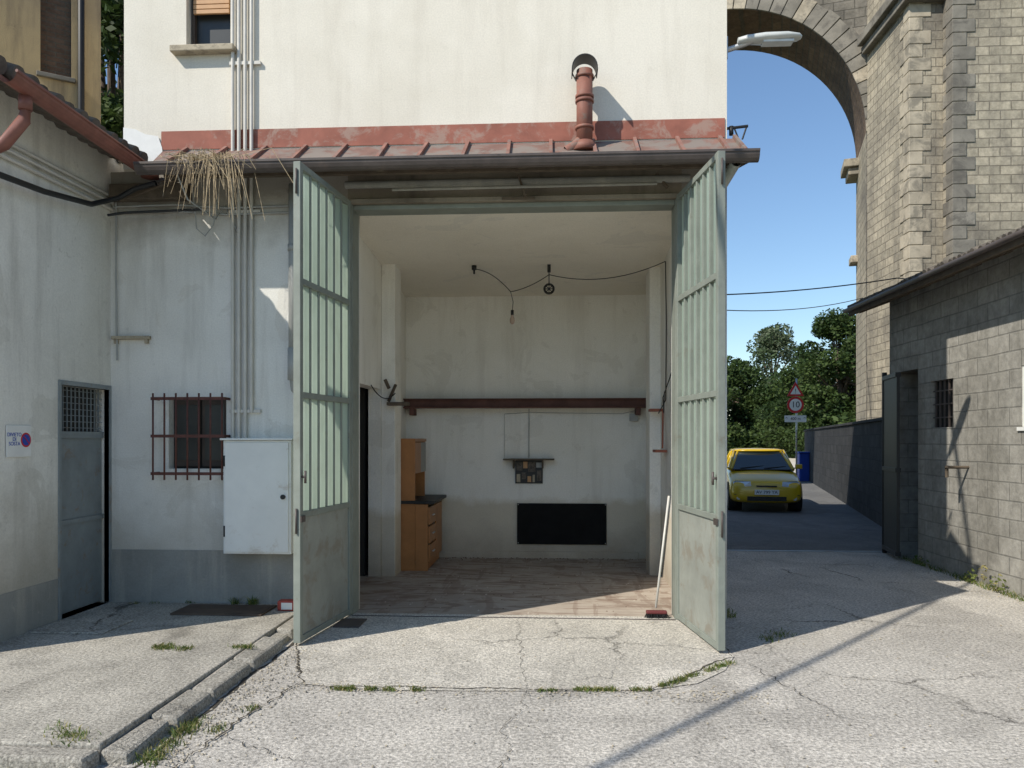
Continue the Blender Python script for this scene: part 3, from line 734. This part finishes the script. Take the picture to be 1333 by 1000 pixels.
m.tube(sag((-.55,2.1,3.42),(-.09,2.1,3.62),.03),.005); m.tube(sag((-.09,2.1,3.62),(1.24,1.75,3.68),.12),.005)
m.tube([(1.24,1.75,3.68),(1.25,1.75,3.0),(1.25,1.8,2.1),(1.18,1.9,1.95)],.006); m.tube([(-.55,2.1,3.42),(-.52,2.1,3.3),(-.53,2.1,3.18)],.004)
m.tube([(1.24,1.2,2.4),(1.15,1.3,2.1),(1.2,1.6,1.95),(1.25,1.9,2.2)],.006)
m.tube(sag((-2.05,1.3,2.25),(-1.93,2.0,2.2),.1),.006)
m.build('ceiling_cable',M_black)
m=MB(); m.cyl((-.99,2.1,zc(2.1)),(-.99,2.1,zc(2.1)-.05),.03); m.cyl((-.99,2.1,zc(2.1)-.05),(-.99,2.1,zc(2.1)-.1),.012); m.build('ceiling_hook',M_black)
pu=empty('pulley'); m=MB()
m.box(-.11,-.07,2.08,2.12,zc(2.1)-.09,zc(2.1)-.001); m.bar((-.09,2.1,zc(2.1)-.08),(-.09,2.1,3.5),.012,.012)
for k in range(20):
    a0=2*math.pi*k/20; a1=2*math.pi*(k+1)/20
    m.cyl((-.09+.055*math.cos(a0),2.1,3.45+.055*math.sin(a0)),(-.09+.055*math.cos(a1),2.1,3.45+.055*math.sin(a1)),.014,n=8)
for k in range(4):
    a0=math.pi*k/4; m.bar((-.09+.05*math.cos(a0),2.1,3.45+.05*math.sin(a0)),(-.09-.05*math.cos(a0),2.1,3.45-.05*math.sin(a0)),.01,.01)
m.cyl((-.09,2.08,3.45),(-.09,2.12,3.45),.016); m.build('wheel',M_black,pu)
lb=empty('light_bulb'); m=MB(); m.cyl((-.53,2.1,3.20),(-.53,2.1,3.14),.018); m.build('socket',M_black,lb)
m=MB(); prof=[(3.14,.014),(3.12,.018),(3.10,.027),(3.075,.032),(3.05,.028),(3.035,.015)]
for a,b in zip(prof,prof[1:]): m.cyl((-.53,2.1,a[0]),(-.53,2.1,b[0]),a[1],b[1],14,0,False)
m.cyl((-.53,2.1,3.035),(-.53,2.1,3.03),.015,.004,14); m.build('globe',plain('bulb_glass',(.45,.33,.25),.15),lb)
# broom
br=empty('broom'); m=MB(); m.cyl((.91,.02,.1),(1.05,.16,1.12),.011,n=10); m.build('handle',M_conduit,br)
m=MB(); m.box(.82,1.01,-.02,.04,.05,.08); m.build('head',plain('dark_red_plastic',(.14,.03,.03),.5),br,.01)
m=MB()
for i in range(260):
    x=.825+.18*random.random(); y=-.015+.05*random.random(); m.cyl((x,y,.06),(x+random.gauss(0,.014),y+random.gauss(0,.012),.012),.0035,.002,4,0,False)
m.build('bristles',M_black,br)
m=MB(); m.box(1.12,1.25,1.7,1.95,1.5,1.53); m.bar((1.2,1.7,1.55),(1.24,1.95,2.0),.02,.02); m.box(1.1,1.25,2.0,2.2,1.98,2.01); m.build('wall_bracket_shelf',plain('red_wood',(.3,.10,.06),.6),None,.003)
m=MB(); m.tube([(1.23,1.0,0.02),(1.24,1.0,1.0),(1.25,1.02,1.3)],.012,8); m.build('white_rod',M_white)

# small objects on pad
m=MB(); m.box(-3.4,-2.58,-.52,-.14,.102,.118); m.box(-3.38,-2.6,-.5,-.16,.118,.122); m.build('manhole_cover',plain('rusty_plate',(.10,.07,.05),.7,.2,.3,6,.2),None,.004)
mk=empty('marker_block'); m=MB(); m.box(-2.52,-2.36,-.3,-.2,.1,.19,0); m.build('body',plain('faded_red',(.38,.06,.04),.5),mk,.012)
m=MB(); m.box(-2.48,-2.38,-.305,-.301,.115,.175); m.build('reflector',M_white,mk)
m=MB(); m.box(-4.23,-3.6,-1.2,-.75,.101,.112); m.build('drain_slab',M_pad,None,.006)
m=MB(); m.box(-1.95,-1.72,-.5,-.2,.007,.02); m.build('drain_grate',M_gutter,None,.004)

# ------------------------------------------------------------------ left outbuilding
lo=empty('tiled_outbuilding')
YB=1.9
m=MB()
m.wall('x',-4.45,-4.25,-1.9,YB,-.1,4.35,[(-.74,-.03,.1,2.12)])
m.wall('y',-1.9,-1.7,-8.4,-4.45,-.1,4.35); m.wall('y',YB-.2,YB,-8.4,-4.45,-.1,4.35); m.wall('x',-8.6,-8.4,-1.9,YB,-.1,4.35)
m.build('walls',M_left,lo,0,True)
m=MB(); m.box(-4.25,-4.244,-1.9,-.79,.05,.46); m.build('grey_dado',M_dado,lo)
m=MB(); m.quad([(-3.88,-2.0,4.2),(-3.88,-.02,4.2),(-4.26,-.02,4.34),(-4.26,-2.0,4.34)],1)
m.quad([(-4.26,-2.0,4.34),(-4.26,YB+.1,4.34),(-8.7,YB+.1,5.7),(-8.7,-2,5.7)],1); m.quad([(-3.88,-2.0,4.24),(-3.88,-.02,4.24),(-4.26,-.02,4.38),(-4.26,-2.0,4.38)],0)
y=-1.98
while y<YB+.1:
    x0=-3.84 if y<-.05 else -4.2; z0=4.25 if y<-.05 else 4.39
    m.cyl((x0+random.uniform(-.02,.02),y,z0),(-8.7,y,5.77),.065,n=10,mi=0); y+=.15
m.build('tiled_roof',[M_dtile,M_wood],lo)
m=MB()
for i in range(8):
    a0=math.pi*i/8; a1=math.pi*(i+1)/8
    P=lambda a,y,z:(-3.80-.075*math.cos(a),y,z-.08*math.sin(a))
    m.quad([P(a0,-2.0,4.2),P(a0,-.12,4.16),P(a1,-.12,4.16),P(a1,-2.0,4.2)],0,True)
m.cyl((-3.725,-2,4.2),(-3.725,-.12,4.16),.011,n=8)
m.cyl((-3.82,-1.78,4.12),(-3.82,-1.78,4.02),.045); m.tube([(-3.82,-1.78,4.08),(-3.83,-1.78,3.95),(-3.98,-1.78,3.78),(-4.18,-1.78,3.7)],.045,12)
m.cyl((-3.8,-.12,4.1),(-3.8,-.12,4.2),.08)
m.build('eave_gutter',M_rgut,lo)
m=MB()
for z,x in ((3.93,-4.225),(3.87,-4.22),(3.81,-4.225)): m.tube([(x,-1.9,z),(x,-.02,z+.03)],.016,8)
m.build('eave_conduits',M_conduit,lo)
m=MB(); m.tube([(-4.15,-1.95,3.60),(-4.15,-1.1,3.66),(-4.13,-.5,3.74),(-4.05,-.22,3.88),(-3.9,-.2,3.97),(-3.7,-.2,4.02)],.024,10); m.tube([(-4.1,-.3,3.7),(-4.0,-.2,3.75),(-3.3,-.1,3.8)],.012,8); m.build('black_pipe',M_black,lo)
m=MB(); m.box(-4.30,-4.24,-.78,-.74,.1,2.16); m.box(-4.30,-4.24,-.03,.0-.002,.1,2.16); m.box(-4.30,-4.24,-.74,-.03,2.12,2.16); m.build('door_frame',M_steel,lo,.003)
m=MB(); m.box(-4.36,-4.32,-.74,-.03,.12,1.70,0); m.box(-4.318,-4.30,-.74,-.03,1.66,1.72,0); m.box(-4.318,-4.30,-.74,-.03,.9,.94,0); m.box(-4.40,-4.38,-.74,-.03,1.7,2.12,1)
for i in range(12): m.box(-4.322,-4.31,-.735+.058*i,-.729+.058*i,1.72,2.12,0)
for i in range(7): m.box(-4.324,-4.318,-.74,-.03,1.75+.055*i,1.756+.055*i,0)
m.build('steel_door',[M_steel,M_dark],lo)
ns_=empty('no_parking_sign')
m=MB(); m.box(-4.244,-4.236,-1.41,-1.13,1.51,1.76); m.build('plate',M_white,ns_,.003)
def disc(mm,c,r,axis,t,mi): 
    c=Vector(c); d=Vector(axis); mm.cyl(c,c+d*t,r,n=32,mi=mi)
m=MB(); disc(m,(-4.236,-1.195,1.645),.058,(1,0,0),.002,0); disc(m,(-4.234,-1.195,1.645),.044,(1,0,0),.002,1); m.bar((-4.231,-1.225,1.675),(-4.231,-1.165,1.615),.012,.002,0); m.build('symbol',[M_red,M_blue],ns_)
text('lettering','DIVIETO\nDI\nSOSTA',.042,(-4.2345,-1.325,1.65),(R(90),0,R(90)),M_blue,ns_)
m=MB(); m.box(-4.25,-4.23,-1.62,-1.5,1.35,1.75); m.build('meter_box',M_grey,None,.006)

# ------------------------------------------------------------------ ochre house (stands askew to the garage)
oh=empty('ochre_house',(1.065,4.627,0),R(35))
m=MB(); m.wall('y',4,4.3,-15,-6.8,-.1,13,[(-7.57,-7.18,6.95,9.3),(-9.6,-9.1,6.95,9.3)]); m.wall('x',-7.1,-6.8,4.3,9,-.1,13); m.wall('x',-15,-14.7,4.3,9,-.1,13); m.wall('y',8.7,9,-14.7,-7.1,-.1,13)
m.build('walls',M_ochre,oh,0,True)
m=MB(); m.box(-7.57,-7.18,4.12,4.2,6.95,9.3); m.box(-9.6,-9.1,4.12,4.2,6.95,9.3); m.build('bricked_window',M_brickin,oh)
m=MB(); m.box(-7.62,-7.13,3.95,4.12,6.88,6.945); m.build('window_sill',M_quoinD,oh,.01)
m=MB(); m.cyl((-7.06,3.93,0),(-7.06,3.93,13),.045); m.build('downpipe',M_black,oh)
m=MB(); m.box(-15.4,-6.4,3.6,9.4,13,13.2); m.build('roof',M_tile,oh)

# ------------------------------------------------------------------ shed
sh=empty('block_shed')
m=MB(); m.wall('x',4.85,5.05,-4,4.4,-.1,3.75,[(2.6,3.17,1.80,2.40),(.45,1.22,1.78,2.42),(3.52,4.2,-.2,2.6)])
m.wall('y',4.2,4.4,5.05,11,-.1,3.75); m.wall('y',-4,-3.8,5.05,11,-.1,3.75); m.wall('x',11,11.2,-4,4.4,-.1,3.75)
m.build('walls',M_block,sh,0,True)
m=MB(); m.quad([(4.40,-4.3,3.58),(4.40,4.72,3.58),(8.0,4.72,4.9),(8,-4.3,4.9)],1); m.quad([(11.6,-4.3,3.6),(11.6,4.72,3.6),(8,4.72,4.9),(8,-4.3,4.9)],1)
y=-4.25
while y<4.75: m.cyl((4.38+random.uniform(-.03,.02),y,3.61+random.uniform(-.006,.006)),(8,y,4.93),.05,n=8,mi=0); m.cyl((11.6,y,3.62),(8,y,4.93),.05,n=8,mi=0); y+=.105
m.box(4.38,4.42,-4.3,4.72,3.50,3.585,1)
m.cyl((4.33,-4.3,3.575),(4.33,4.72,3.575),.032,n=10,mi=2)
y=-4
while y<4.7: m.bar((4.42,y,3.53),(5.2,y,3.82),.07,.08,1); y+=.6
m.build('tiled_roof',[M_dtile,M_wood,M_gutter],sh)
m=MB(); m.quad([(4.86,4.41,3.75),(11.2,4.41,3.75),(8,4.41,4.85)]); m.quad([(4.86,-4,3.75),(11.2,-4,3.75),(8,-4,4.85)]); m.build('gables',M_block,sh)
m=MB(); m.box(4.93,4.97,2.6,3.17,1.8,2.4,1); 
for i in range(5): m.box(4.88,4.9,2.66+.11*i,2.675+.11*i,1.8,2.4,0)
for i in range(3): m.box(4.881,4.899,2.6,3.17,1.92+.17*i,1.935+.17*i,0)
m.box(4.93,4.97,.45,1.22,1.78,2.42,1)
for a in ((.45,.5),(1.17,1.22),(.81,.86)): m.box(4.86,4.93,a[0],a[1],1.78,2.42,2)
m.box(4.861,4.929,.5,1.17,1.78,1.83,2); m.box(4.861,4.929,.5,1.17,2.37,2.42,2)
m.box(4.83,5.0,.4,1.27,1.74,1.778,2)
m.build('windows',[M_gutter,M_dark,M_white],sh)
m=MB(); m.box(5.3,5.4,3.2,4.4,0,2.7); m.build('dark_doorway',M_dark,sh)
m=MB(); m.tube([(4.85,2.25,1.32),(4.62,2.25,1.32),(4.58,2.22,1.30)],.018,8); m.tube([(4.6,2.25,1.34),(4.6,2.25,1.2)],.02,8); m.build('bracket_arm',M_wood,sh)
gt=empty('metal_gate')
gl=math.hypot(.13,.75); m=MB(); m.box(0,gl,-.02,.02,.06,2.56); 
for z in (.06,1.2,2.5): m.box(0,gl,-.035,-.021,z,z+.06); m.box(0,gl,.021,.035,z,z+.06)
m.cyl((0,0,0),(0,0,2.62),.035)
m.build('leaf',M_black,gt,.003,False,(4.76,4.36,0),math.atan2(-.75,-.13))
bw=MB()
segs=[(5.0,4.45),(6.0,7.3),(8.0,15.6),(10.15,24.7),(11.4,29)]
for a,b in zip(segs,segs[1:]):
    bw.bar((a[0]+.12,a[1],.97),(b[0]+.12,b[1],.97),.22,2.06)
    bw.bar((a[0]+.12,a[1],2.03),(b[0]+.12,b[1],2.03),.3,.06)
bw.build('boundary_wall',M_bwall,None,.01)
# ------------------------------------------------------------------ street lamp, brackets, cables
sl_=empty('street_lamp'); m=MB()
m.tube([(1.555,.12,5.25),(1.65,.1,5.27),(1.8,.05,5.30)],.025,10); m.box(1.55,1.57,.05,.2,5.15,5.35); m.build('arm',M_chromegrey,sl_)
m=MB(); secs=[(1.66,.03,.03),(1.74,.06,.045),(1.9,.085,.055),(2.1,.085,.05),(2.2,.06,.035),(2.23,.03,.015)]
rings=[]
for (x,wy,hz) in secs:
    zc_=5.30+(x-1.66)*.03; b=len(m.v)
    for k in range(12):
        a=2*math.pi*k/12; m.v.append((x,.05+wy*math.cos(a),zc_+hz*(math.sin(a) if math.sin(a)>0 else .55*math.sin(a))))
    rings.append(b)
for a,b in zip(rings,rings[1:]):
    for k in range(12): q=(k+1)%12; m.f.append((a+k,a+q,b+q,b+k)); m.m.append(0); m.sm.append(True)
for r_ in (rings[0],rings[-1]): m.f.append(tuple(r_+k for k in range(12))); m.m.append(0); m.sm.append(False)
m.build('head',M_lamp,sl_)
m=MB(); m.box(1.88,2.15,-.0,.1,5.265,5.285); m.build('lens',plain('lamp_lens',(.6,.62,.6),.2),sl_)
m=MB(); m.tube([(1.55,.05,4.5),(1.75,.05,4.52)],.014,8); m.tube([(1.62,.05,4.52),(1.66,.05,4.42),(1.62,.05,4.3)],.008,6); m.tube([(1.74,.05,4.52),(1.70,.05,4.40)],.008,6); m.cyl((1.6,.05,4.44),(1.6,.05,4.52),.02); m.build('cable_bracket',M_black,gar)
m=MB(); m.tube(sag((1.56,3.0,3.52),(4.95,4.4,4.0),.06,16),.009,6); m.tube(sag((4.95,4.4,4.0),(9,10.2,5.2),.05,12),.009,6); m.build('overhead_cable',M_black)
m=MB(); m.tube(sag((1.56,6.0,3.95),(8.0,13.5,5.35),.22,16),.010,6); m.build('overhead_cable',M_black)
# supply cable from the garage corner to a pole across the yard
m=MB(); m.tube(sag((1.5,-.05,6.3),(-13,-16.3,8.2),.0,20),.028,8); m.build('overhead_cable',M_black)
up=empty('utility_pole'); m=MB(); m.cyl((-13,-16.4,0),(-13,-16.4,8.6),.13,.09,14); m.bar((-13.5,-16.4,8.2),(-12.5,-16.4,8.2),.08,.1); m.build('post',M_bark,up)
m=MB(); m.box(1.55,1.75,5.9,6.1,2.9,3.0); m.build('rear_eave',M_tile,gar)

# ------------------------------------------------------------------ traffic sign
ts=empty('traffic_sign'); X,Y=9.0,22.5
m=MB(); m.cyl((X+.05,Y,0),(X+.05,Y,3.95),.03); m.build('post',M_chromegrey,ts)
def tri(mm,c,r,y0,y1,mi):
    b=len(mm.v)
    for yy in (y0,y1):
        for k in range(3):
            a=math.pi/2+2*math.pi*k/3; mm.v.append((c[0]+r*math.cos(a),yy,c[1]+r*math.sin(a)))
    for q in ((0,1,2),(5,4,3),(0,3,4,1),(1,4,5,2),(2,5,3,0)): mm.f.append(tuple(b+i for i in q)); mm.m.append(mi); mm.sm.append(False)
m=MB()
tri(m,(X,3.46),.36,Y-.06,Y-.035,0); tri(m,(X,3.46),.22,Y-.064,Y-.06,1)
m.cyl((X,Y-.035,2.95),(X,Y-.06,2.95),.31,n=36,mi=0); m.cyl((X,Y-.06,2.95),(X,Y-.064,2.95),.225,n=36,mi=1)
m.box(X-.4,X+.4,Y-.06,Y-.035,2.3,2.55,1)
m.build('plates',[M_red,M_white],ts)
text('speed_limit','10',.32,(X,Y-.067,2.95),(R(90),0,0),M_txt,ts,.001); text('distance','\u2191  400 m  \u2191',.15,(X,Y-.063,2.425),(R(90),0,0),M_txt,ts,.001)
tx=text('symbol','!',.25,(X,Y-.067,3.46),(R(90),0,0),M_txt,ts,.001)
m=MB(); m.box(9.5,9.9,23.6,24,0,1.1); m.box(9.46,9.94,23.56,24.04,1.1,1.16); m.cyl((9.55,23.98,.1),(9.85,23.98,.1),.1); m.build('blue_waste_bin',M_blue,None,.03)

# ------------------------------------------------------------------ car
n=N('yellow_car_paint'); M_car=n.done(n.mix(n.mr(n.noise(6,4,.6),.3,.7),(.62,.41,.01),(.56,.37,.012)),.28,None,0,.5); n.b.inputs['Coat Weight'].default_value=.5
M_cglass=plain('car_glass',(.025,.035,.035),.06,0,.1,3,0,spec=.8)
M_tyre=plain('tyre',(.02,.02,.02),.9); M_lens=plain('headlamp',(.55,.57,.57),.1,.3,.1,8,0,spec=.8)
car=empty('parked_car',(4.98,12.2,0),R(-9)) 
m=MB()
S=[(-1.86,.60,.30,.52),(-1.83,.72,.24,.62),(-1.72,.775,.21,.70),(-1.5,.80,.20,.765),(-1.1,.81,.20,.85),(-.82,.81,.20,.92),(0,.812,.20,.95),(.9,.812,.20,.97),(1.5,.80,.2,.985),(1.8,.75,.24,.96),(1.9,.66,.3,.7)]
def sec(y,w_,zb,zt):
    half=[(0,zb),(w_*.88,zb),(w_*.985,zb+.1),(w_,zb+(zt-zb)*.5),(w_*.975,zt-.1),(w_*.93,zt-.035),(w_*.80,zt),(w_*.4,zt+.022),(0,zt+.03)]
    return [(x,y,z) for x,z in half]+[(-x,y,z) for x,z in half[-2:0:-1]]
rs=[]
for s_ in S: b=len(m.v); L=sec(*s_); m.v+=L; rs.append((b,len(L)))
for (a,k),(b,_) in zip(rs,rs[1:]):
    for i in range(k): j=(i+1)%k; m.f.append((a+i,a+j,b+j,b+i)); m.m.append(0); m.sm.append(True)
for (a,k) in (rs[0],rs[-1]): m.f.append(tuple(a+i for i in range(k))); m.m.append(0); m.sm.append(True)
m.build('body',M_car,car,0,False,subsurf=2)
bB=[(-.70,-.86,.93),(.70,-.86,.93),(.74,-.3,.95),(.74,1.5,.97),(.66,1.80,.97),(-.66,1.80,.97),(-.74,1.5,.97),(-.74,-.3,.95)]
tB=[(-.50,-.12,1.36),(.50,-.12,1.36),(.575,.1,1.375),(.56,1.25,1.37),(.50,1.45,1.34),(-.50,1.45,1.34),(-.56,1.25,1.37),(-.575,.1,1.375)]
m=MB()
for i in range(8): j=(i+1)%8; m.quad([bB[i],bB[j],tB[j],tB[i]])
m.quad(tB); m.build('windows',M_cglass,car)
m=MB()
for i in (0,1,3,4,5,6): m.cyl(bB[i],tB[i],.035,.03,8)
for sx in (1,-1): m.cyl((sx*.745,.45,.96),(sx*.58,.5,1.375),.03,.03,8); m.cyl((sx*.72,-.7,.94),(sx*.58,.0,1.375),.03,.03,8)
m.build('pillars',M_car,car)
m=MB(); ro=[(-.52,-.16),(-.3,-.2),(0,-.215),(.3,-.2),(.52,-.16),(.60,.05),(.60,1.25),(.54,1.48),(0,1.55),(-.54,1.48),(-.60,1.25),(-.60,.05)]
b=len(m.v)
for sc,z in ((1,1.355),(1,1.385),(.8,1.415),(.01,1.43)):
    for x,y in ro: m.v.append((x*sc,.65+(y-.65)*sc,z))
for l in range(3):
    for i in range(12): j=(i+1)%12; m.f.append((b+l*12+i,b+l*12+j,b+(l+1)*12+j,b+(l+1)*12+i)); m.m.append(0); m.sm.append(True)
m.f.append(tuple(b+i for i in range(12))); m.m.append(0); m.sm.append(True)
m.build('roof',M_car,car)
m=MB()
for y in (-1.2,1.22):
    for sx in (1,-1):
        m.cyl((sx*.62,y,.285),(sx*.80,y,.285),.285,n=28,mi=0); m.cyl((sx*.80,y,.285),(sx*.812,y,.285),.19,n=20,mi=1)
        m.cyl((sx*.5,y,.33),(sx*.806,y,.33),.335,n=28,mi=2)
m.build('wheels',[M_tyre,M_chromegrey,M_black],car)
m=MB()
m.box(-.42,.42,-1.875,-1.80,.27,.37,0); m.box(-.22,.22,-1.868,-1.80,.585,.615,0); m.box(-.70,.70,-1.84,-1.78,.40,.415,0)
for k in range(3): m.box(-.42,.42,-1.88,-1.874,.285+.03*k,.292+.03*k,0)
m.bar((-.5,-.83,.965),(.05,-.70,1.02),.02,.015,0); m.bar((.05,-.83,.965),(.55,-.72,1.01),.02,.015,0); m.box(-.70,.70,-.93,-.85,.925,.945,0)
m.build('grille',M_black,car,.004)
m=MB()
for sx in (1,-1):
    c=[(.33,-1.835,.60),(.34,-1.80,.70),(.66,-1.70,.715),(.72,-1.67,.68),(.70,-1.76,.60),(.5,-1.82,.585)]
    m.quad([(sx*x,y-.012,z) for x,y,z in c],0); 
    m.cyl((sx*.60,-1.84,.33),(sx*.60,-1.80,.33),.045,n=16,mi=0)
m.build('headlamps',M_lens,car)
m=MB(); m.box(-.26,.26,-1.895,-1.878,.41,.52); m.build('number_plate',M_white,car,.003)
text('plate_text','AV 799 YA',.10,(0,-1.897,.465),(R(90),0,0),M_txt,car,.0005)
m=MB()
for sx in (1,-1): m.box(min(sx*.78,sx*.93),max(sx*.78,sx*.93),-.66,-.56,.95,1.06); m.box(min(sx*.70,sx*.8),max(sx*.70,sx*.8),-.62,-.58,.95,.98)
m.build('mirrors',M_car,car,.025)
m=MB(); m.box(-.45,-.15,0.2,.35,.98,1.2); m.box(.15,.45,.2,.35,.98,1.2); m.build('seats',M_black,car,.03)
